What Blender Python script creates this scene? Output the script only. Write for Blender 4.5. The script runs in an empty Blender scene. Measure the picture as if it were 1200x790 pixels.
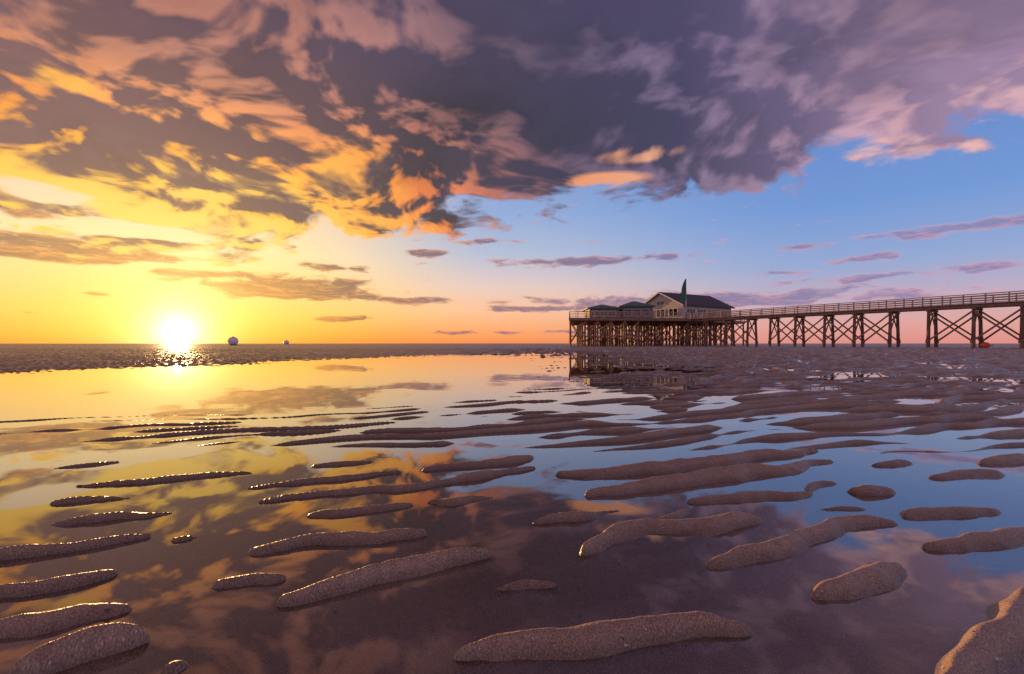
import bpy, math, numpy as np
from mathutils import Vector
R=math.radians
scene=bpy.context.scene
F=533.0; HZ=402.5; CX=600.0; CAMH=0.8
SUN_AZ=-36.3; SUN_EL=1.15; LAMP_EL=2.4
def s2l(c):
    return tuple(((v/255)/12.92 if v/255<=0.04045 else ((v/255+0.055)/1.055)**2.4) for v in c)
def col(c): return (*s2l(c),1.0)
# ------------------------------------------------------------------ node helper
class NB:
    def __init__(s,nt): s.nt=nt; s.N=nt.nodes; s.L=nt.links
    def put(s,inp,v):
        if isinstance(v,bpy.types.NodeSocket): s.L.new(v,inp)
        elif v is not None:
            inp.default_value=v
    def m(s,op,a,b=None,c=None,clamp=False):
        n=s.N.new('ShaderNodeMath'); n.operation=op; n.use_clamp=clamp
        for i,v in enumerate((a,b,c)):
            if v is not None: s.put(n.inputs[i],v)
        return n.outputs[0]
    def vm(s,op,a,b=None,scale=None):
        n=s.N.new('ShaderNodeVectorMath'); n.operation=op
        s.put(n.inputs[0],a)
        if b is not None: s.put(n.inputs[1],b)
        if scale is not None: s.put(n.inputs['Scale'],scale)
        return n.outputs['Value'] if op in('LENGTH','DOT_PRODUCT','DISTANCE') else n.outputs['Vector']
    def xyz(s,x,y,z=0.0):
        n=s.N.new('ShaderNodeCombineXYZ')
        for i,v in enumerate((x,y,z)): s.put(n.inputs[i],v)
        return n.outputs[0]
    def sep(s,v):
        n=s.N.new('ShaderNodeSeparateXYZ'); s.put(n.inputs[0],v); return n.outputs
    def noise(s,vec,scale,detail=6,rough=0.55,dist=0.0,lac=2.0,out='Fac',dim='3D'):
        n=s.N.new('ShaderNodeTexNoise'); n.noise_dimensions=dim; s.put(n.inputs['Vector'],vec)
        n.inputs['Scale'].default_value=scale; n.inputs['Detail'].default_value=detail
        n.inputs['Roughness'].default_value=rough; n.inputs['Distortion'].default_value=dist
        n.inputs['Lacunarity'].default_value=lac
        return n.outputs[out]
    def mr(s,v,a,b,c=0.0,d=1.0,smooth=False):
        n=s.N.new('ShaderNodeMapRange'); n.clamp=True
        if smooth: n.interpolation_type='SMOOTHSTEP'
        s.put(n.inputs['Value'],v)
        for k,x in zip(('From Min','From Max','To Min','To Max'),(a,b,c,d)): s.put(n.inputs[k],x)
        return n.outputs['Result']
    def ramp(s,fac,stops,lo,hi,interp='LINEAR'):
        f=s.mr(fac,lo,hi)
        n=s.N.new('ShaderNodeValToRGB'); cr=n.color_ramp; cr.interpolation=interp
        while len(cr.elements)>1: cr.elements.remove(cr.elements[-1])
        for i,(p,c) in enumerate(stops):
            t=(p-lo)/(hi-lo)
            e=cr.elements[0] if i==0 else cr.elements.new(t)
            e.position=t; e.color=c
        s.L.new(f,n.inputs[0]); return n.outputs[0]
    def mix(s,f,a,b,mode='MIX'):
        n=s.N.new('ShaderNodeMix'); n.data_type='RGBA'; n.blend_type=mode
        s.put(n.inputs[0],f); s.put(n.inputs[6],a); s.put(n.inputs[7],b)
        return n.outputs[2]
# ------------------------------------------------------------------ world sky
def sky():
    w=bpy.data.worlds.new("sky"); scene.world=w; w.use_nodes=True
    nt=w.node_tree; nt.nodes.clear(); b=NB(nt)
    tc=nt.nodes.new('ShaderNodeTexCoord').outputs['Generated']
    d=b.vm('NORMALIZE',tc)
    X,Y,Z=b.sep(d)
    az=b.m('MULTIPLY',b.m('ARCTAN2',X,Y),57.2958)
    el=b.m('MULTIPLY',b.m('ARCSINE',b.m('MAXIMUM',Z,0.0)),57.2958)
    S=(math.sin(R(SUN_AZ))*math.cos(R(SUN_EL)),math.cos(R(SUN_AZ))*math.cos(R(SUN_EL)),math.sin(R(SUN_EL)))
    ang=b.m('MULTIPLY',b.m('ARCCOSINE',b.m('MINIMUM',b.vm('DOT_PRODUCT',d,S),0.999999)),57.2958)
    daz=b.m('ABSOLUTE',b.m('SUBTRACT',az,SUN_AZ))
    def P2A(x,y):
        a=math.atan((x-CX)/F); e=math.atan((HZ-y)/F*math.cos(a)); return math.degrees(a),math.degrees(e)
    left=b.ramp(el,[(0,col((248,132,38))),(1.0,col((252,156,44))),(3,col((252,188,76))),(6,col((252,206,118))),(10,col((252,220,160))),(16,col((240,205,175))),(40,col((140,145,190)))],0,40)
    mid=b.ramp(el,[(0,col((236,138,86))),(1,col((246,156,98))),(4,col((246,188,150))),(7,col((226,198,190))),(11,col((176,186,212))),(16,col((142,168,214))),(24,col((120,146,200))),(40,col((100,130,190)))],0,40)
    right=b.ramp(el,[(0,col((222,144,136))),(2,col((222,164,158))),(4.5,col((190,170,192))),(8,col((146,166,210))),(14,col((112,150,212))),(30,col((88,120,185))),(40,col((80,112,180)))],0,40)
    clear=b.mix(b.mr(daz,6,36,smooth=True),left,mid)
    clear=b.mix(b.mr(daz,34,72,smooth=True),clear,right)
    k=b.m('DIVIDE',1.0,b.m('ADD',b.m('MAXIMUM',Z,0.0),0.20))
    P=b.xyz(b.m('MULTIPLY',X,k),b.m('MULTIPLY',Y,k),0.0)
    W=b.noise(P,1.4,2,0.5,out='Color',dim='2D')
    P=b.vm('ADD',P,b.vm('MULTIPLY',b.vm('SUBTRACT',W,(0.5,0.5,0.5)),(0.38,0.38,0.0)))
    def n_at(Pv,det):
        fine=b.noise(Pv,1.9,det,0.58,dim='2D')
        v=nt.nodes.new('ShaderNodeTexVoronoi'); v.voronoi_dimensions='2D'; b.put(v.inputs['Vector'],Pv)
        v.feature='SMOOTH_F1'; v.inputs['Smoothness'].default_value=.5
        v.inputs['Scale'].default_value=3.6; v.inputs['Detail'].default_value=3; v.inputs['Roughness'].default_value=0.55
        puff=b.m('SUBTRACT',0.5,v.outputs['Distance'])
        return b.m('ADD',b.m('MULTIPLY',fine,0.74),b.m('MULTIPLY',puff,0.24))
    big=b.m('MULTIPLY',b.noise(P,0.80,1,0.5,dim='2D'),0.36)
    f0=n_at(P,9)
    n0=b.m('ADD',f0,big)
    sh=(S[0]*0.085,S[1]*0.085,0.0)
    rel=b.m('SUBTRACT',f0,n_at(b.vm('ADD',P,sh),5))
    e=[(-60,288),(0,284),(150,298),(300,300),(400,297),(470,290),(515,270),(600,264),(700,270),(800,262),(900,250),(940,240),(965,208),(1050,196),(1200,190),(1290,200)]
    st=[]
    for x,y in e:
        a,q=P2A(x,y); st.append((a,(q/40,)*3+(1,)))
    st=[(-180,(.35,.35,.35,1)),(-90,(.25,.25,.25,1))]+st+[(80,(.45,.45,.45,1)),(180,(.35,.35,.35,1))]
    edge=b.m('MULTIPLY',b.sep(b.ramp(az,st,-180,180))[0],40.0)
    AE=b.xyz(az,el,0.0)
    def blob(x,y,hw,hh,amp=1.0,soft=1.0):
        a,q=P2A(x,y); a1,_=P2A(x-hw,y); a2,_=P2A(x+hw,y); _,q1=P2A(x,y-hh); _,q2=P2A(x,y+hh)
        ra=abs(a2-a1)/2; rq=abs(q1-q2)/2
        l=b.vm('LENGTH',b.vm('MULTIPLY',b.vm('SUBTRACT',AE,(a,q,0)),(1/ra,1/rq,0)))
        return b.m('MULTIPLY',b.m('MAXIMUM',b.m('SUBTRACT',1.5,l),0.0),amp)
    def blobs(lst):
        o=None
        for t in lst:
            v=blob(*t); o=v if o is None else b.m('MAXIMUM',o,v)
        return o
    holes=blobs([(55,218,90,15,0.6),(120,266,120,8,0.75)])
    D=b.m('DIVIDE',b.m('SUBTRACT',el,edge),1.7)
    D=b.m('ADD',D,b.m('MULTIPLY',b.m('SUBTRACT',n0,0.51),9.5))
    D=b.m('MINIMUM',D,b.m('ADD',5.0,b.m('MULTIPLY',b.m('SUBTRACT',n0,0.5),4.0)))
    D=b.m('SUBTRACT',D,b.m('MULTIPLY',holes,2.8))
    cov=b.mr(D,0.0,1.1,smooth=True)
    thin=b.mr(D,0.1,2.6,1.0,0.0)
    shadow=b.ramp(az,[(-90,col((140,105,115))),(-50,col((114,80,84))),(-32,col((92,64,70))),(-12,col((64,51,65))),(8,col((52,47,70))),(20,col((60,55,82))),(32,col((94,81,111))),(44,col((138,114,143))),(90,col((120,108,140)))],-90,90)
    up=b.mr(el,24,36,smooth=True)
    shadow=b.mix(b.m('MULTIPLY',up,0.45),shadow,col((74,65,96)))
    lit=b.ramp(ang,[(0,col((255,222,120))),(14,col((255,188,62))),(22,col((254,156,54))),(30,col((234,126,66))),(38,col((158,96,86))),(48,col((102,81,102))),(62,col((126,105,132))),(75,col((190,150,167))),(95,col((205,165,180)))],0,95)
    lit=b.mix(b.m('MULTIPLY',b.mr(el,18,28,smooth=True),0.85),lit,b.ramp(ang,[(0,col((190,135,120))),(32,col((168,116,108))),(48,col((104,88,110))),(62,col((114,97,127))),(95,col((186,150,174)))],0,95))
    hi=blobs([(58,88,50,15,.8),(750,181,38,8,1.0),(706,212,42,8,1.0),(430,208,50,44,.8),(465,262,85,16,.95),(1090,182,150,12,1.1),(90,225,150,45,.95),(300,275,170,20,1.1),(640,266,100,5,.7),(1010,178,60,9,1.0),(250,225,110,25,.7),(860,242,90,5,.5),(1120,120,90,25,.35)])
    hicol=b.ramp(ang,[(0,col((255,222,116))),(18,col((255,198,80))),(27,col((255,164,68))),(42,col((244,148,90))),(55,col((235,165,130))),(75,col((236,180,172))),(95,col((225,180,180)))],0,95)
    gain=b.mr(ang,30,50,8.5,4.6)
    L=b.m('ADD',b.m('MULTIPLY',rel,gain),b.m('ADD',0.16,b.m('MULTIPLY',thin,0.38)),clamp=True)
    L=b.mr(L,0,1,0,1,smooth=True)
    ccol=b.mix(L,shadow,lit)
    dark=b.mr(n0,0.40,0.76,1.28,0.68)
    ccol=b.vm('SCALE',ccol,scale=dark)
    hs=b.m('ADD',b.m('MULTIPLY',hi,0.50),b.m('ADD',b.m('MULTIPLY',rel,4.6),b.m('MULTIPLY',b.m('SUBTRACT',0.57,n0),2.2)))
    hf=b.m('MULTIPLY',b.mr(hs,0.28,1.08,smooth=True),b.m('MULTIPLY',hi,1.8,clamp=True))
    hf=b.m('MULTIPLY',hf,0.94)
    ccol=b.mix(hf,ccol,hicol)
    # low detached clouds
    Q=b.xyz(b.m('MULTIPLY',az,0.13),b.m('MULTIPLY',el,0.55),0.0)
    W3=b.noise(Q,2.0,2,0.5,out='Color',dim='2D')
    Q=b.vm('ADD',Q,b.vm('MULTIPLY',b.vm('SUBTRACT',W3,(0.5,0.5,0.5)),(0.4,0.25,0)))
    m0=b.noise(Q,1.8,7,0.60,dim='2D')
    m1=b.noise(b.vm('ADD',Q,(0,0.10,0)),1.8,5,0.60,dim='2D')
    low=blobs([(80,292,140,15,1.4),(25,246,70,8,1.1),(345,338,110,14,1.5),(400,373,42,4,1.2),(480,352,50,5,1.3),(400,315,52,5,1.1),(250,322,75,6,1.2),(500,297,40,5,1.1),(690,307,115,7,1.1),(820,352,230,10,1.25),(630,362,75,5,1.1),(1120,268,110,7,1.1),(940,289,32,4,1.1),(915,320,42,4,1),(1020,325,100,5,1.0),(30,366,35,3,.9),(115,345,22,3,1),(1150,312,70,7,.9),(560,283,45,5,.8),(1010,303,60,7,.9),(590,390,200,3,.8)])
    lc=b.mr(b.m('ADD',low,b.m('MULTIPLY',b.m('SUBTRACT',m0,0.5),3.2)),0.45,1.20,smooth=True)
    lsh=b.ramp(ang,[(0,col((200,115,40))),(8,col((144,82,48))),(17,col((100,68,72))),(32,col((124,95,118))),(48,col((120,104,142))),(80,col((136,128,174)))],0,80)
    lli=b.ramp(ang,[(0,col((255,190,70))),(14,col((255,160,72))),(28,col((242,156,112))),(50,col((222,154,154))),(80,col((232,163,172)))],0,80)
    lcol=b.mix(b.m('ADD',b.m('MULTIPLY',b.m('SUBTRACT',m0,m1),3.0),b.m('ADD',.04,b.m('MULTIPLY',b.m('SUBTRACT',1.0,lc),.8)),clamp=True),lsh,lli)
    c=b.mix(b.m('MULTIPLY',lc,0.9),clear,lcol)
    c=b.mix(cov,c,ccol)
    g1=b.m('MULTIPLY',b.m('EXPONENT',b.m('DIVIDE',ang,-1.4)),4.8)
    g2=b.m('MULTIPLY',b.m('EXPONENT',b.m('DIVIDE',ang,-8.5)),0.62)
    c=b.vm('ADD',c,b.vm('SCALE',(1.0,0.80,0.42),scale=g1))
    c=b.vm('ADD',c,b.vm('SCALE',(1.0,0.68,0.26),scale=g2))
    disc=b.mr(ang,0.42,0.62,10.0,0.0)
    c=b.vm('ADD',c,b.vm('SCALE',(1.0,0.9,0.7),scale=disc))
    nis=nt.nodes.new('ShaderNodeTexSky'); nis.sky_type='NISHITA'; nis.sun_disc=False
    nis.sun_elevation=R(LAMP_EL); nis.sun_rotation=R(SUN_AZ)
    c=b.vm('ADD',c,b.vm('SCALE',nis.outputs[0],scale=0.015))
    c=b.mix(b.mr(Z,-0.03,-0.001),col((90,72,68)),c)
    bg=nt.nodes.new('ShaderNodeBackground'); b.put(bg.inputs[0],c); bg.inputs[1].default_value=1.0
    o=nt.nodes.new('ShaderNodeOutputWorld'); nt.links.new(bg.outputs[0],o.inputs[0])
    w.cycles.sampling_method='NONE'
sky()
sl=bpy.data.lights.new("sun","SUN"); so=bpy.data.objects.new("sun",sl); scene.collection.objects.link(so)
sl.energy=5.0; sl.angle=R(0.6); sl.color=(1.0,0.56,0.22)
sd=Vector((math.sin(R(SUN_AZ))*math.cos(R(LAMP_EL)),math.cos(R(SUN_AZ))*math.cos(R(LAMP_EL)),math.sin(R(LAMP_EL))))
so.rotation_euler=sd.to_track_quat('Z','Y').to_euler(); so.location=sd*500
# ------------------------------------------------------------------ numpy noise
def vnoise(x,y,seed=0):
    xi=np.floor(x).astype(np.int64); yi=np.floor(y).astype(np.int64)
    fx=x-xi; fy=y-yi
    fx=fx*fx*fx*(fx*(fx*6-15)+10); fy=fy*fy*fy*(fy*(fy*6-15)+10)
    def h(a,b):
        n=(a*374761393+b*668265263+seed*974634777)&0xFFFFFFFF
        n=((n^(n>>13))*1274126177)&0xFFFFFFFF
        n=((n^(n>>16))*2246822519)&0xFFFFFFFF
        return ((n^(n>>15))&0xFFFFFF)/float(0xFFFFFF)
    a=h(xi,yi); b_=h(xi+1,yi); c=h(xi,yi+1); d=h(xi+1,yi+1)
    return (a+(b_-a)*fx)*(1-fy)+(c+(d-c)*fx)*fy
def fbm(x,y,o=4,seed=0,g=0.5):
    s=0;a=1;t=0
    for i in range(o):
        s=s+a*vnoise(x*2**i+17.3*i,y*2**i-9.1*i,seed+i); t+=a; a*=g
    return s/t
def ss(v,a,b):
    t=np.clip((v-a)/(b-a),0,1); return t*t*(3-2*t)
# ------------------------------------------------------------------ terrain
def G(px,py):
    dep=CAMH*F/(py-HZ); return ((px-CX)/F*dep,dep)
rip=[
 ([(545,768),(620,758),(700,744),(760,734),(820,728),(872,735)],.040,.042),
 ([(322,709),(380,696),(440,681),(500,664),(568,651)],.033,.038),
 ([(580,693),(620,688),(657,689)],.021,.016),
 ([(300,644),(360,638),(420,633),(498,627)],.038,.033),
 ([(250,691),(285,684),(322,680)],.025,.020),
 ([(5,799),(50,780),(100,766),(165,756)],.035,.040),
 ([(-60,764),(0,747),(50,734),(100,722),(145,719)],.032,.033),
 ([(-60,708),(0,697),(60,686),(133,673)],.034,.032),
 ([(-60,659),(0,651),(80,642),(172,630)],.022,.018),
 ([(68,614),(130,607),(200,601)],.022,.015),
 ([(60,591),(110,587),(155,585)],.026,.017),
 ([(85,571),(180,564),(295,554)],.022,.016),
 ([(358,607),(420,600),(485,593)],.034,.023),
 ([(505,591),(540,586),(576,582)],.031,.021),
 ([(292,591),(380,579),(460,574),(540,562),(628,548)],.030,.024),
 ([(295,571),(380,562),(465,554)],.026,.019),
 ([(678,645),(710,629),(760,618),(800,617),(890,609)],.045,.038),
 ([(765,615),(810,600)],.027,.026),
 ([(632,611),(680,607),(728,601)],.020,.015),
 ([(690,580),(760,571),(830,561),(900,553),(975,541)],.060,.036),
 ([(808,589),(870,584),(945,578)],.050,.030),
 ([(940,576),(980,566)],.04,.024),
 ([(822,661),(870,648),(920,638),(980,620),(1045,611)],.052,.043),
 ([(950,695),(1000,680),(1058,667)],.052,.041),
 ([(1065,606),(1120,603),(1175,602)],.050,.033),
 ([(1095,647),(1140,640),(1200,633),(1280,621)],.054,.038),
 ([(1070,822),(1116,784),(1150,745),(1200,708),(1270,682)],.044,.045),
 ([(960,596),(1020,598)],.026,.017),
 ([(655,558),(740,553),(830,545),(880,536),(960,529)],.055,.035),
 ([(500,551),(560,545),(626,537)],.036,.022),
 ([(1000,577),(1042,576)],.040,.028),
 ([(1020,545),(1065,543)],.045,.025),([(1090,559),(1165,554)],.058,.030),
 ([(180,793),(212,786)],.02,.015),([(195,636),(227,632)],.018,.010),
 ([(370,547),(440,541)],.032,.020),([(1150,544),(1230,535)],.06,.031),
 ([(60,549),(140,542)],.03,.017),
 ([(1240,760),(1400,730)],.06,.03),([(-260,700),(-130,676)],.05,.026),
]
colx=[-1500,-300,0,200,400,560,680,760,850,1000,1200,1500,2700]
rowy=[405,408,411,414,418,424,430,437,445,455,468,482,500,520,540]
T=[
 [ .25, .25, .25, .25, .25, .25, .25, .25, .25, .35, .40, .40,.40],   #405
 [ .15, .15, .15, .15, .15, .15, .14, .14, .15, .20, .22, .22,.22],   #408
 [ .10, .10, .10, .10, .10, .10, .04, .05, .09, .12, .14, .14,.14],   #411
 [ .08, .08, .08, .08, .07, .03,-.06,-.005,.05, .07, .09, .09,.09],   #414
 [ .07, .07, .07, .07, .03,-.08,-.06,-.01, .025,.035,.05, .05,.05],   #418
 [ .06, .06, .06, .06,-.08,-.10,-.06,-.015, .010,.015,.02, .03,.03],   #424
 [ .06, .06, .06,-.03,-.10,-.10,-.060,-.020,.000,.005,.008,.02,.02],  #430
 [ .04, .04,-.02,-.10,-.10,-.10,-.060,-.029,-.006,-.002,.002,.01,.01],  #437
 [-.06,-.06,-.10,-.10,-.10,-.090,-.058,-.035,-.014,-.008,-.005,-.0,.0],#445
 [-.10,-.10,-.10,-.10,-.10,-.082,-.054,-.036,-.020,-.014,-.012,-.01,.0],   #455
 [-.10,-.10,-.10,-.10,-.097,-.070,-.048,-.035,-.025,-.019,-.017,-.015,.0],  #468
 [-.09,-.09,-.090,-.086,-.076,-.058,-.044,-.036,-.030,-.025,-.023,-.02,-.01], #482
 [-.070,-.070,-.068,-.066,-.060,-.050,-.041,-.036,-.032,-.030,-.030,-.03,-.02], #500
 [-.055,-.055,-.055,-.053,-.050,-.044,-.039,-.036,-.035,-.034,-.034,-.03,-.02], #520
 [-.048,-.048,-.048,-.048,-.045,-.041,-.038,-.037,-.037,-.038,-.039,-.035,-.02], #540
]
T=np.array(T)
def level(x,y):
    yy=np.maximum(y,0.3)
    px=CX+F*x/yy; py=HZ+CAMH*F/yy
    u=np.interp(px,colx,np.arange(len(colx))); v=np.interp(py,rowy,np.arange(len(rowy)))
    u0=np.clip(u.astype(int),0,len(colx)-2); v0=np.clip(v.astype(int),0,len(rowy)-2)
    fu=u-u0; fv=v-v0
    return (T[v0,u0]*(1-fu)+T[v0,u0+1]*fu)*(1-fv)+(T[v0+1,u0]*(1-fu)+T[v0+1,u0+1]*fu)*fv
def height(x,y):
    th=R(20)
    wx=(fbm(x*0.55,y*0.55,3,11)-.5)*0.9
    q=-x*math.sin(th)+y*math.cos(th)+wx*0.75; s=x*math.cos(th)+y*math.sin(th)
    L=level(x+ (fbm(x*.4,y*.4,2,5)-.5)*0.5*np.clip(y/6,0,3),y)
    far=ss(y,5.5,11)
    rightside=ss(x/np.maximum(y,1),-0.25,0.15)
    lam=0.30
    ph=q/lam+ (fbm(s*0.8,q*0.8,2,3)-.5)*0.9
    c=0.5+0.5*np.cos(2*math.pi*ph+0.6*np.sin(2*math.pi*ph))
    row=np.floor(ph+0.5)
    mod=fbm(s*1.0+row*7.31,row*3.17,3,21,0.55)
    w=np.power(c,1.6)*ss(mod,0.20,0.66)
    med=fbm(x*9,y*13,3,82)-.5
    proc=L+0.084*w*(1-.45*far)+0.012*(fbm(x*3,y*3,3,8)-.5)+.005*med*(1-ss(y,3.5,7))
    ph2=(q+s*0.06)/0.72+(fbm(s*.45,q*.4,3,31)-.5)*2.4
    c2=0.5+0.5*np.cos(2*math.pi*ph2+0.6*np.sin(2*math.pi*ph2))
    row2=np.floor(ph2+0.5)
    bars=np.power(c2,1.3)*ss(fbm(s*.6+row2*5.7,row2*2.3,3,41),.2,.7)
    amp=0.075+0.065*ss(y,10,30)
    proc=proc+far*rightside*(amp*(bars-.36)+amp*.9*(fbm(s*.9,q*1.5,5,51,.6)-.5))
    proc=proc+far*(1-rightside)*(L>0)*(0.04*(fbm(s*.5,q*.9,5,55,.6)-.5))
    proc=proc+ss(y,60,130)*(0.10*(fbm(x*.05,y*.05,3,61)-.5))
    H=proc
    near=(y<5.2)&(y>-1)
    xs=x[near]; ys=y[near]
    jx=xs+(fbm(xs*4,ys*4,2,71)-.5)*0.08; jy=ys+(fbm(xs*4+40,ys*4,3,72,.45)-.5)*0.10
    base=-0.030+0.018*(fbm(xs*1.4,ys*2.2,3,81)-.5)+0.020*w[near]+0.005*med[near]
    add=np.zeros_like(xs)
    for pts,wd,hh in rip:
        P=[G(*p) for p in pts]; n=len(P)-1
        tot=sum(math.dist(P[i],P[i+1]) for i in range(n)); acc=0
        best=np.full(xs.shape,9.0); bt=np.zeros_like(xs); bs=np.zeros_like(xs)
        for i in range(n):
            ax,ay=P[i]; bx,by=P[i+1]; dx=bx-ax; dy=by-ay; l2=dx*dx+dy*dy; ln=math.sqrt(l2)
            t=np.clip(((jx-ax)*dx+(jy-ay)*dy)/l2,0,1)
            ex=jx-(ax+t*dx); ey=jy-(ay+t*dy)
            dd=np.hypot(ex,ey); k=dd<best
            best=np.where(k,dd,best); bt=np.where(k,(acc+t*ln)/tot,bt)
            sgn=np.clip((dx*ey-dy*ex)/ln/0.012,-1,1)
            bs=np.where(k,sgn,bs)
            acc+=ln
        tw=wd*(0.45+0.78*np.power(np.clip(4*bt*(1-bt),0,1),0.65))
        tw=tw*(1.02-0.22*bs)
        hp=(hh+0.032)*(0.68+0.32*np.power(np.clip(4*bt*(1-bt),0,1),0.5))
        f=np.exp(-np.power(best/(tw*1.04),1.85))
        add=np.maximum(add,hp*f)
    ex_=ss(add,0.012,0.035)
    fg=base+add+ex_*(0.008*(fbm(xs*9,ys*14,2,93)-.5)+0.0022*(fbm(xs*40,ys*50,2,91)-.5))
    k=ss(ys,3.1,3.9)
    H=H.copy(); H[near]=fg*(1-k)+np.maximum(proc[near],(-.03+add)*(1-ss(ys,4,5))-.2*ss(ys,4,5))*k
    return H
def grid_mesh(name,xs2,ys2,zs2):
    nr,nc=xs2.shape
    me=bpy.data.meshes.new(name)
    v=np.stack([xs2,ys2,zs2],-1).reshape(-1,3).astype(np.float32)
    me.vertices.add(len(v)); me.vertices.foreach_set('co',v.ravel())
    i=np.arange(nr*nc).reshape(nr,nc)
    f=np.stack([i[:-1,:-1],i[:-1,1:],i[1:,1:],i[1:,:-1]],-1).reshape(-1,4)
    me.loops.add(f.size); me.loops.foreach_set('vertex_index',f.ravel().astype(np.int32))
    me.polygons.add(len(f)); me.polygons.foreach_set('loop_start',np.arange(0,f.size,4,dtype=np.int32))
    try: me.polygons.foreach_set('loop_total',np.full(len(f),4,dtype=np.int32))
    except Exception: pass
    me.polygons.foreach_set('use_smooth',np.ones(len(f),dtype=bool))
    me.update(calc_edges=True); me.validate()
    o=bpy.data.objects.new(name,me); scene.collection.objects.link(o); return o
ys=[-8.0]
while ys[-1]<0.2: ys.append(ys[-1]+0.08)
y=ys[-1]
while y<6000:
    g_=0.0042 if y<7 else (0.0042+0.003*(y-7)/5 if y<12 else (0.0072 if y<60 else 0.014))
    y+=max(0.0045,g_*y); ys.append(y)
ys=np.array(ys); nc=1150
uu=np.linspace(-1,1,nc)
uu=np.sign(uu)*(np.abs(uu)*0.80+0.20*np.abs(uu)**4)
half=np.maximum(ys,0)*1.75+1.7
half=np.where(ys<0.3,half+6*ss(-ys,0,6),half)
XX=uu[None,:]*half[:,None]; YY=np.repeat(ys[:,None],nc,1)
HH=height(XX.ravel(),YY.ravel()).reshape(XX.shape)
ground=grid_mesh("sand_ground",XX,YY,HH)
def hz(x,y): return float(height(np.array([x],float),np.array([y],float))[0])
# ------------------------------------------------------------------ materials
def mat(name):
    m=bpy.data.materials.new(name); m.use_nodes=True; nt=m.node_tree
    return m,NB(nt),nt.nodes['Principled BSDF']
def sandmat():
    m,b,p=mat("wet_sand")
    g=b.N.new('ShaderNodeNewGeometry').outputs['Position']
    z=b.sep(g)[2]
    n1=b.noise(g,2.2,3,.6,dim='2D'); n2=b.noise(g,210,1,.7,dim='2D'); n3=b.noise(g,30,3,.65,dim='2D')
    base=b.mix(b.mr(n1,.3,.7),(.33,.195,.115,1),(.46,.285,.175,1))
    base=b.mix(b.mr(n3,.35,.75),base,(.26,.155,.095,1))
    base=b.mix(b.m('MULTIPLY',b.mr(n2,.56,.72),.55),base,(.68,.51,.36,1))
    base=b.mix(b.m('MULTIPLY',b.mr(n2,.44,.30),.65),base,(.10,.06,.04,1))
    v=b.N.new('ShaderNodeTexVoronoi'); v.voronoi_dimensions='2D'; b.put(v.inputs['Vector'],g); v.inputs['Scale'].default_value=55
    fl=b.m('MULTIPLY',b.mr(v.outputs['Distance'],.13,.07),b.mr(b.sep(v.outputs['Color'])[0],.88,.91))
    base=b.mix(b.m('MULTIPLY',fl,.85),base,(.72,.66,.58,1))
    zz=b.m('ADD',z,b.m('MULTIPLY',b.m('SUBTRACT',n3,.5),.012))
    wet=b.mr(zz,.0,.022,smooth=True)
    # saturated dark band at the water line, better drained sand higher up
    base=b.vm('SCALE',base,scale=b.m('MULTIPLY',b.mr(z,-.014,.002,1.0,.55),b.mr(zz,.004,.030,1.0,1.85)))
    b.put(p.inputs['Base Color'],base)
    b.put(p.inputs['Roughness'],b.mr(wet,0,1,.24,.44))
    p.inputs['Specular IOR Level'].default_value=.6
    hgt=b.m('ADD',b.m('MULTIPLY',n2,.0020),b.m('MULTIPLY',n3,.008))
    bp=b.N.new('ShaderNodeBump'); bp.inputs['Strength'].default_value=.85; bp.inputs['Distance'].default_value=1.0
    b.put(bp.inputs['Height'],hgt); b.L.new(bp.outputs[0],p.inputs['Normal'])
    return m
ground.data.materials.append(sandmat())
def watermat():
    m=bpy.data.materials.new("shallow_water"); m.use_nodes=True; nt=m.node_tree; nt.nodes.clear(); b=NB(nt)
    g=b.N.new('ShaderNodeNewGeometry').outputs['Position']
    n=b.noise(g,1.2,2,.5,dim='2D')
    bp=b.N.new('ShaderNodeBump'); bp.inputs['Strength'].default_value=1.0; bp.inputs['Distance'].default_value=1.0
    b.put(bp.inputs['Height'],b.m('MULTIPLY',n,.0013))
    fr=b.N.new('ShaderNodeFresnel'); fr.inputs['IOR'].default_value=1.38; b.L.new(bp.outputs[0],fr.inputs['Normal'])
    gl=b.N.new('ShaderNodeBsdfGlossy'); gl.inputs['Roughness'].default_value=0.006; gl.inputs['Color'].default_value=(1,1,1,1)
    b.L.new(bp.outputs[0],gl.inputs['Normal'])
    tr=b.N.new('ShaderNodeBsdfTransparent'); tr.inputs['Color'].default_value=(.95,.90,.86,1)
    mx=b.N.new('ShaderNodeMixShader')
    b.put(mx.inputs[0],b.m('POWER',fr.outputs[0],0.66)); b.L.new(tr.outputs[0],mx.inputs[1]); b.L.new(gl.outputs[0],mx.inputs[2])
    o=b.N.new('ShaderNodeOutputMaterial'); b.L.new(mx.outputs[0],o.inputs[0])
    return m
wx=np.array([[-9000,9000],[-9000,9000]],float); wy=np.array([[-8,-8],[5900,5900]],float)
water=grid_mesh("tidal_pool_water",wx,wy,np.zeros((2,2)))
water.data.materials.append(watermat())
def simple(name,c,rough=.7,var=.25,scale=3.0,stretch=(1,1,1),bump=0.0,metal=0):
    m,b,p=mat(name)
    g=b.N.new('ShaderNodeNewGeometry').outputs['Position']
    n=b.noise(b.vm('MULTIPLY',g,stretch),scale,4,.6)
    base=b.mix(b.mr(n,.3,.7),tuple(v*(1-var) for v in c)+(1,),tuple(min(1,v*(1+var)) for v in c)+(1,))
    b.put(p.inputs['Base Color'],base); p.inputs['Roughness'].default_value=rough; p.inputs['Metallic'].default_value=metal
    if bump:
        bp=b.N.new('ShaderNodeBump'); bp.inputs['Distance'].default_value=bump; b.put(bp.inputs['Height'],n); b.L.new(bp.outputs[0],p.inputs['Normal'])
    return m
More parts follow.
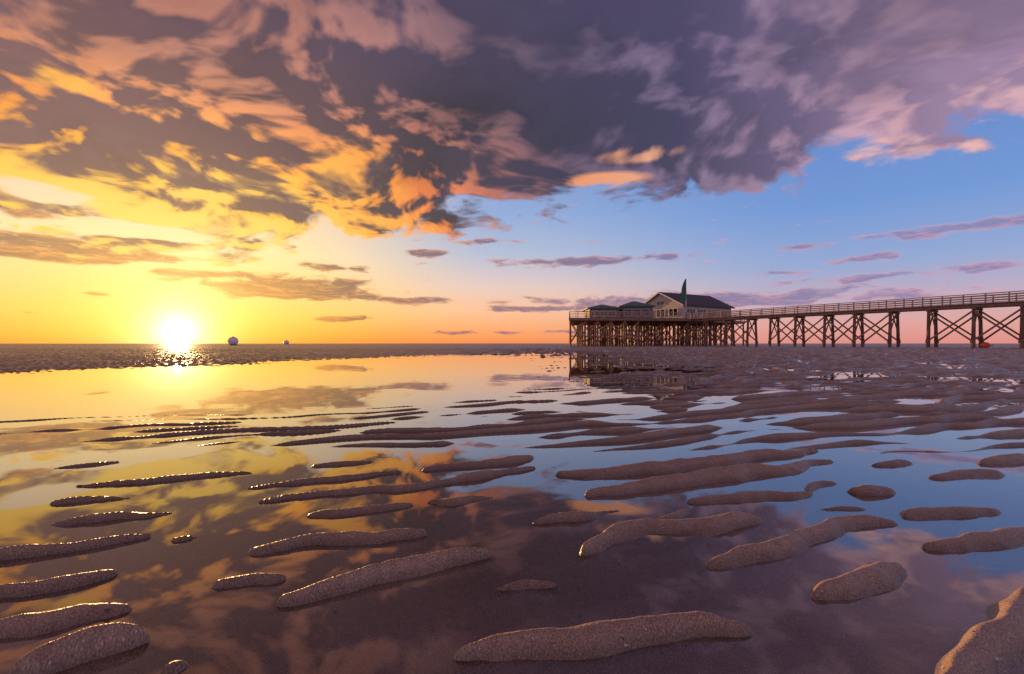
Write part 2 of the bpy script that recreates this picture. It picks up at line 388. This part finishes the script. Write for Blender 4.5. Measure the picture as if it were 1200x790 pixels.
M_pile=simple("weathered_pile_wood",(.22,.125,.085),.75,.45,2.0,(1,1,.3),.03)
M_brace=simple("brace_wood",(.30,.17,.115),.75,.4,2.0,(1,1,1),.02)
M_deck=simple("deck_wood",(.30,.19,.135),.75,.3,2.5)
M_rail=simple("rail_wood",(.48,.33,.25),.7,.3,3)
M_wall=simple("painted_boards",(.60,.53,.46),.7,.10,2.0,(1,1,8))
M_wall2=simple("dark_boards",(.24,.18,.15),.7,.2,2.0,(1,1,8))
M_roof=simple("roof_felt",(.075,.065,.07),.8,.3,1.5)
M_groof=simple("green_roof",(.085,.18,.135),.6,.25,1.5)
M_trim=simple("white_trim",(.78,.75,.70),.6,.05)
M_glass=simple("window_glass",(.03,.035,.045),.08,.1)
M_flag=simple("green_cloth",(.05,.20,.13),.8,.15)
M_metal=simple("pole_metal",(.35,.35,.36),.4,.1,metal=.8)
M_white=simple("white_paint",(.82,.81,.79),.35,.04)
M_tyre=simple("dark_rubber",(.03,.03,.03),.8,.2)
M_orange=simple("orange_plastic",(.85,.16,.04),.4,.1)
M_shell=simple("shell",(.60,.52,.44),.5,.3,80)
M_peb=simple("dark_pebble",(.09,.07,.06),.4,.4,80)
# ------------------------------------------------------------------ mesh builder
class MB:
    def __init__(s): s.v=[]; s.f=[]
    def cyl(s,p,q,r,r2=None,n=8):
        p=Vector(p);q=Vector(q); r2=r if r2 is None else r2
        a=(q-p).normalized(); u=a.orthogonal().normalized(); w=a.cross(u); o=len(s.v)
        for c,rr in((p,r),(q,r2)):
            for i in range(n):
                t=2*math.pi*i/n; s.v.append(tuple(c+(u*math.cos(t)+w*math.sin(t))*rr))
        for i in range(n): j=(i+1)%n; s.f.append((o+i,o+j,o+n+j,o+n+i))
        s.f.append(tuple(o+n-1-i for i in range(n))); s.f.append(tuple(o+n+i for i in range(n)))
    def beam(s,p,q,w,h):
        p=Vector(p);q=Vector(q); a=(q-p).normalized()
        up=Vector((0,0,1)) if abs(a.z)<.95 else Vector((0,1,0))
        u=a.cross(up).normalized()*w/2; t=u.cross(a).normalized()*h/2; o=len(s.v)
        for c in(p,q):
            for x,y in((-1,-1),(1,-1),(1,1),(-1,1)): s.v.append(tuple(c+u*x+t*y))
        for f in((0,3,2,1),(4,5,6,7),(0,1,5,4),(1,2,6,5),(2,3,7,6),(3,0,4,7)): s.f.append(tuple(o+i for i in f))
    def prism(s,poly,z0,z1):
        o=len(s.v);n=len(poly)
        for z in(z0,z1):
            for x,y in poly: s.v.append((x,y,z))
        s.f.append(tuple(o+n-1-i for i in range(n))); s.f.append(tuple(o+n+i for i in range(n)))
        for i in range(n): j=(i+1)%n; s.f.append((o+i,o+j,o+n+j,o+n+i))
    def poly(s,pts):
        o=len(s.v); s.v+= [tuple(p) for p in pts]; s.f.append(tuple(range(o,o+len(pts))))
    def obj(s,name,m,parent=None,smooth=False):
        me=bpy.data.meshes.new(name); me.from_pydata(s.v,[],s.f); me.materials.append(m)
        if smooth: me.polygons.foreach_set('use_smooth',[True]*len(me.polygons))
        me.update(); o=bpy.data.objects.new(name,me); scene.collection.objects.link(o)
        if parent: o.parent=parent
        return o
def empty(name,loc=(0,0,0)):
    e=bpy.data.objects.new(name,None); scene.collection.objects.link(e); return e
import random
rng=random.Random(4)
DZ=6.3
def rails(mb,a,b,z,step=2.0):
    a=Vector(a);b=Vector(b);l=(b-a).length;n=max(1,round(l/step))
    for i in range(n+1):
        p=a+(b-a)*i/n; mb.beam((p.x,p.y,z),(p.x,p.y,z+1.2),.12,.12)
    for h,t in((1.26,.12),(.92,.10),(.60,.10),(.28,.10)):
        mb.beam((a.x,a.y,z+h),(b.x,b.y,z+h),.07,t)
# ---- boardwalk pier
pier=empty("boardwalk_pier")
A=Vector((86.6,26)); B=Vector((41.0,104.5)); dv=(B-A).normalized(); nv=Vector((dv.y,-dv.x)); LEN=(B-A).length
piles,br,dk,rl=MB(),MB(),MB(),MB()
hw=1.6
dk.prism([tuple(A+nv*hw),tuple(A-nv*hw),tuple(B-nv*hw),tuple(B+nv*hw)][::-1],DZ-.12,DZ)
for s_ in(-1,0,1):
    p=A+nv*s_*1.25;q=B+nv*s_*1.25
    dk.beam((p.x,p.y,DZ-.34),(q.x,q.y,DZ-.34),.18,.42)
for s_ in(-1,1): rails(rl,A+nv*hw*s_*.96,B+nv*hw*s_*.96,DZ,2.2)
SP=4.7; nb=int(LEN/SP); prev=None
for i in range(nb+1):
    c=A+dv*(i*SP+1.0+ (rng.random()-.5)*.3); cur=[]
    for s_ in(-1,1):
        t=c+nv*s_*1.25; f=c+nv*s_*(1.5+rng.random()*.15)
        gz=hz(f.x,f.y)-.4
        piles.cyl((f.x,f.y,gz),(t.x,t.y,DZ-.56),.25,.20,10); cur.append((f,t))
    l,r=cur[0],cur[1]
    br.beam((*(c-nv*1.9),DZ-.70),(*(c+nv*1.9),DZ-.70),.26,.28)
    o=dv*.27
    br.beam((*(l[0]+o),.9),(*(r[1]+o),DZ-.9),.09,.22); br.beam((*(r[0]-o),.9),(*(l[1]-o),DZ-.9),.09,.22)
    if prev is not None and (i%5!=1 or i<6):
        for k in(0,1):
            off=nv*(.28 if k else -.28)
            br.beam((*(prev[k][0]+off),1.1),(*(cur[k][1]+off),DZ-1.0),.09,.22)
            if rng.random()<.85:
                off=off*1.35; br.beam((*(prev[k][1]+off),DZ-1.0),(*(cur[k][0]+off),1.1),.09,.22)
    prev=cur
for k,(mb,nm,mm) in enumerate(((piles,"piles",M_pile),(br,"cross_braces",M_brace),(dk,"deck",M_deck),(rl,"railing",M_rail))): mb.obj(nm,mm,pier)
# ---- stilt restaurant
house=empty("stilt_restaurant")
poly=[(12.1,97),(38,99),(41.2,103.2),(58,113),(58,132),(15.8,125)]
dk,piles,br,rl=MB(),MB(),MB(),MB()
dk.prism(poly,DZ-.14,DZ)
def inside(x,y):
    c=False;n=len(poly)
    for i in range(n):
        x1,y1=poly[i];x2,y2=poly[(i+1)%n]
        if (y1>y)!=(y2>y) and x<(x2-x1)*(y-y1)/(y2-y1)+x1: c=not c
    return c
pp={}
for j in range(9):
    for i in range(16):
        x=12.6+i*2.95+(rng.random()-.5)*.3+j*.3; y=97.8+j*3.7+i*.09
        if inside(x,y): pp[(i,j)]=(x,y)
for (i,j),(x,y) in pp.items():
    piles.cyl((x,y,-.3),(x,y,DZ-.3),.22,.18,8)
for (i,j),(x,y) in pp.items():
    for di,dj in((1,0),(0,1)):
        q=pp.get((i+di,j+dj))
        if q:
            br.beam((x,y,DZ-.32),(*q,DZ-.32),.16,.32)
            if (j<=1 and di) or rng.random()<.4:
                o=.25 if di else 0; ox=0 if di else .25
                br.beam((x+ox,y-o,.9),(q[0]+ox,q[1]-o,DZ-.8),.08,.2)
                br.beam((x+ox*1.4,y-o*1.4,DZ-.8),(q[0]+ox*1.4,q[1]-o*1.4,.9),.08,.2)
            if di and j<=1: br.beam((x,y-.24,2.4),(q[0],q[1]-.24,2.4),.07,.16)
cx,cy=35,113
for i in range(len(poly)):
    a=Vector(poly[i]);b2=Vector(poly[(i+1)%len(poly)]); c=Vector((cx,cy))
    a=a+(c-a).normalized()*.2; b2=b2+(c-b2).normalized()*.2
    rails(rl,a,b2,DZ,1.8)
    dk.beam((*a,DZ-.36),(*b2,DZ-.36),.2,.42)
dk.obj("platform_deck",M_deck,house); piles.obj("piles",M_pile,house); br.obj("cross_braces",M_brace,house); rl.obj("railing",M_rail,house)
u=Vector((.866,.5)); v=Vector((-.5,.866)); C0=Vector((39.9,106.2)); Lh,Wh=18.0,13.2; EA,RI=3.6,6.9
def Lc(a,b_,z): p=C0+u*a+v*b_; return (p.x,p.y,DZ+z)
wl=MB()
wl.poly([Lc(0,0,0),Lc(Lh,0,0),Lc(Lh,0,EA),Lc(0,0,EA)])
wl.poly([Lc(Lh,Wh,0),Lc(0,Wh,0),Lc(0,Wh,EA),Lc(Lh,Wh,EA)])
wl.poly([Lc(0,Wh,0),Lc(0,0,0),Lc(0,0,EA),Lc(0,Wh/2,RI),Lc(0,Wh,EA)])
wl.poly([Lc(Lh,0,0),Lc(Lh,Wh,0),Lc(Lh,Wh,EA),Lc(Lh,Wh/2,RI),Lc(Lh,0,EA)])
wl.obj("walls",M_wall,house)
rf=MB(); t=.22; oh=.7; sl_=(RI-EA)/(Wh/2)
for sgn in(0,1):
    e=-oh if sgn==0 else Wh+oh; ez=EA-oh*sl_
    a=[(-oh,e,ez+.03),(Lh+oh,e,ez+.03),(Lh+oh,Wh/2,RI+.03),(-oh,Wh/2,RI+.03)]
    o=len(rf.v)
    for z in(0,t):
        for q in a: rf.v.append(Lc(q[0],q[1],q[2]+z))
    for f in((0,3,2,1),(4,5,6,7),(0,1,5,4),(1,2,6,5),(2,3,7,6),(3,0,4,7)): rf.f.append(tuple(o+i for i in f))
rf.obj("roof",M_roof,house)
tr=MB(); gl=MB()
for e,s_ in((0,1),(Wh,-1)):
    tr.beam(Lc(-oh-.05,e-s_*oh,EA-oh*sl_+.08),Lc(-oh-.05,Wh/2,RI+.08),.08,.30)
def win(a0,b0,a1,b1,z0,z1,off):
    oa,ob=off
    P=[Lc(a0+oa,b0+ob,0),Lc(a1+oa,b1+ob,0)]
    p=Vector(P[0]);q=Vector(P[1])
    gl.beam((p.x,p.y,DZ+(z0+z1)/2),(q.x,q.y,DZ+(z0+z1)/2),.06,z1-z0)
    p=Vector(Lc(a0+oa*2,b0+ob*2,0)); q=Vector(Lc(a1+oa*2,b1+ob*2,0))
    for z in(z0,z1): tr.beam((p.x,p.y,DZ+z),(q.x,q.y,DZ+z),.08,.12)
    n=max(1,round((q-p).length/1.1))
    for i in range(n+1):
        c=p+(q-p)*i/n; tr.beam((c.x,c.y,DZ+z0),(c.x,c.y,DZ+z1),.10,.10)
for a in(1.2,5.2,9.2,13.2): win(a,0,a+3.0,0,1.0,2.7,(0,-.04))
for b_ in(1.4,5.3,9.2): win(0,b_,0,b_+2.6,1.0,2.8,(-.04,0))
win(0,5.4,0,7.8,3.9,4.9,(-.04,0))
ch=MB(); p=Lc(9,Wh/2+1.5,0); ch.cyl((p[0],p[1],DZ+5.6),(p[0],p[1],DZ+7.4),.25,.25,10); ch.cyl((p[0],p[1],DZ+7.4),(p[0],p[1],DZ+7.55),.38,.38,10)
ch.obj("roof_vent",M_metal,house)
def pav(x0,x1,y0,y1,h,r,mw,nm,mr):
    w=MB(); w.prism([(x0,y0),(x1,y0),(x1,y1),(x0,y1)],DZ+.004,DZ+h); w.obj(nm+"_walls",mw,house)
    q=MB(); o=.6; a=[(x0-o,y0-o),(x1+o,y0-o),(x1+o,y1+o),(x0-o,y1+o)]
    q.prism(a,DZ+h+.003,DZ+h+.2)
    ins=min((x1-x0),(y1-y0))/2*.9; z=DZ+h+.2; k=len(q.v)
    for x,y in a: q.v.append((x,y,z+.002))
    for x,y in((x0+ins,y0+ins),(x1-ins,y0+ins),(x1-ins,y1-ins),(x0+ins,y1-ins)): q.v.append((x,y,DZ+r))
    for f in((0,1,5,4),(1,2,6,5),(2,3,7,6),(3,0,4,7),(4,5,6,7)): q.f.append(tuple(k+i for i in f))
    q.obj(nm+"_roof",mr,house)
    n=int((x1-x0)/1.8)
    for i in range(n):
        c0=x0+.5+i*(x1-x0-1)/n; c1=c0+(x1-x0-1)/n-.35
        gl.beam((c0,y0-.03,DZ+h*.55),(c1,y0-.03,DZ+h*.55),.05,h*.5)
        for z_ in(.30,.80): tr.beam((c0,y0-.07,DZ+h*z_),(c1,y0-.07,DZ+h*z_),.06,.1)
        for c in(c0,c1): tr.beam((c,y0-.06,DZ+h*.3),(c,y0-.06,DZ+h*.8),.08,.1)
pav(17.5,24.2,102.5,110,2.3,3.5,M_wall2,"west_pavilion",M_groof)
pav(25.2,32.2,104,112,2.9,4.4,M_wall2,"link_pavilion",M_groof)
tr.obj("window_frames",M_trim,house); gl.obj("window_panes",M_glass,house)
sc=MB()
for i in range(11):
    x=14+i*2.1; sc.beam((x,99.6,DZ),(x,99.6,DZ+1.5),.08,.08)
sc.beam((14,99.6,DZ+1.5),(35,99.6,DZ+1.5),.08,.08); sc.obj("windscreen_frame",M_rail,house)
ms=MB(); ms.cyl((55.5,117,DZ),(55.5,117,DZ+5.0),.07,.04,8); ms.beam((54.6,117,DZ+4.2),(56.4,117,DZ+4.2),.06,.06)
ms.cyl((16.3,101,DZ),(16.3,101,DZ+3.2),.06,.04,8)
ms.obj("masts",M_metal,house)
# ---- feather flag
flag=empty("feather_flag")
fx,fy=39.2,102.4; pz=DZ
mb=MB(); mb.cyl((fx,fy,pz),(fx,fy,pz+8.9),.09,.05,8); mb.obj("pole",M_metal,flag)
mb=MB(); n=16
for i in range(n+1):
    t=i/n; z=pz+4.2+t*5.0
    wd=1.35*(1-.75*max(0,(t-.45)/.55)**1.4)*(0.9+.1*t)
    for k in range(5):
        s_=k/4; mb.v.append((fx+.06-wd*s_*.98+.1*s_,fy+.12*math.sin(s_*4+t*3),z-.5*s_*(t>.6)*(t-.6)))
for i in range(n):
    for k in range(4):
        a=i*5+k; mb.f.append((a,a+1,a+6,a+5))
fo=mb.obj("banner",M_flag,flag,True)
# ---- distant white ball buoys lying on the flats
def ball(cx,cy,r):
    e=empty("white_buoy"); g=hz(cx,cy)
    mb=MB(); N,Mm=28,16; c=Vector((cx,cy,g+r*.9))
    for j in range(1,Mm):
        th=math.pi*j/Mm
        rr=r*(1.0+(.03 if j==Mm//2 else 0))
        for i in range(N):
            a=2*math.pi*i/N; mb.v.append((c.x+rr*math.sin(th)*math.cos(a),c.y+rr*math.sin(th)*math.sin(a),c.z+rr*.94*math.cos(th)))
    for j in range(Mm-2):
        for i in range(N):
            q=(i+1)%N; mb.f.append((j*N+i,(j+1)*N+i,(j+1)*N+q,j*N+q))
    mb.f.append(tuple(range(N))); mb.f.append(tuple((Mm-2)*N+N-1-i for i in range(N)))
    mb.obj("float_body",M_white,e,True)
    mb=MB(); mb.cyl((c.x,c.y,c.z+r*.9),(c.x,c.y,c.z+r*1.02),r*.2,r*.16,12)
    mb.obj("top_fitting",M_metal,e)
    mb=MB(); mb.cyl((c.x,c.y,g-.1),(c.x,c.y,g+.18*r),r*.8,r*.60,20); mb.cyl((c.x+r*.5,c.y-r,g+.1),(c.x+r*1.7,c.y-r*1.2,g+.08),.09,.09,8)
    mb.obj("base_ring_and_chain",M_tyre,e)
ball(-84,137,1.4)
ball(-114,230,1.2)
# ---- orange marker buoy near the walkway
bu=empty("marker_buoy"); bx,by=64.6,62.0; g=hz(bx,by)
mb=MB()
prof=[(0.0,.05),(.10,.22),(.3,.36),(.6,.42),(.9,.36),(1.15,.20),(1.3,.10),(1.42,.09)]
n=18
for x,r in prof:
    for i in range(n):
        a=2*math.pi*i/n; mb.v.append((bx-.7+x,by+math.cos(a)*r,g+.38+math.sin(a)*r))
for j in range(len(prof)-1):
    for i in range(n):
        q=(i+1)%n; mb.f.append((j*n+i,(j+1)*n+i,(j+1)*n+q,j*n+q))
mb.f.append(tuple(range(n))); mb.f.append(tuple((len(prof)-1)*n+n-1-i for i in range(n)))
mb.obj("float_body",M_orange,bu,True)
mb=MB(); mb.cyl((bx+.7,by,g+.38),(bx+1.0,by,g+.38),.05,.05,8); mb.obj("mooring_eye",M_metal,bu)
# ---- shell fragments and small pebbles in the foreground
def scatter(name,cnt,rmin,rmax,m,flat):
    S_=[]
    for i in range(cnt):
        y=.9+rng.random()**1.4*3.2; x=(rng.random()*2-1)*1.3*y
        S_.append((x,y,rmin+rng.random()**4*(rmax-rmin)))
    pts=np.array(S_); zz=height(pts[:,0].copy(),pts[:,1].copy()); mb=MB()
    for (x,y,r),z in zip(S_,zz):
        a0=rng.random()*6.28; k=6; o=len(mb.v)
        for h,sc_ in((0,1),(flat*.6,.8)):
            for i in range(k):
                a=a0+i*2*math.pi/k; rr=r*sc_*(.7+.5*rng.random()); mb.v.append((x+rr*math.cos(a),y+rr*math.sin(a)*.75,z+r*h))
        mb.v.append((x,y,z+r*flat))
        for i in range(k):
            j=(i+1)%k
            mb.f.append((o+i,o+j,o+k+j,o+k+i)); mb.f.append((o+k+i,o+k+j,o+2*k))
    mb.obj(name,m)
scatter("shell_fragments",650,.0014,.007,M_shell,.6)
scatter("small_pebbles",450,.0014,.008,M_peb,.9)
# ------------------------------------------------------------------ camera
cd=bpy.data.cameras.new("camera"); co=bpy.data.objects.new("camera",cd); scene.collection.objects.link(co)
co.location=(0,0,CAMH); co.rotation_euler=(R(90),0,0)
cd.sensor_width=36; cd.lens=36*F/1200; cd.shift_y=7.5/1200
cd.clip_start=.05; cd.clip_end=20000
scene.camera=co
scene.view_settings.view_transform='Standard'; scene.view_settings.look='None'; scene.view_settings.exposure=0
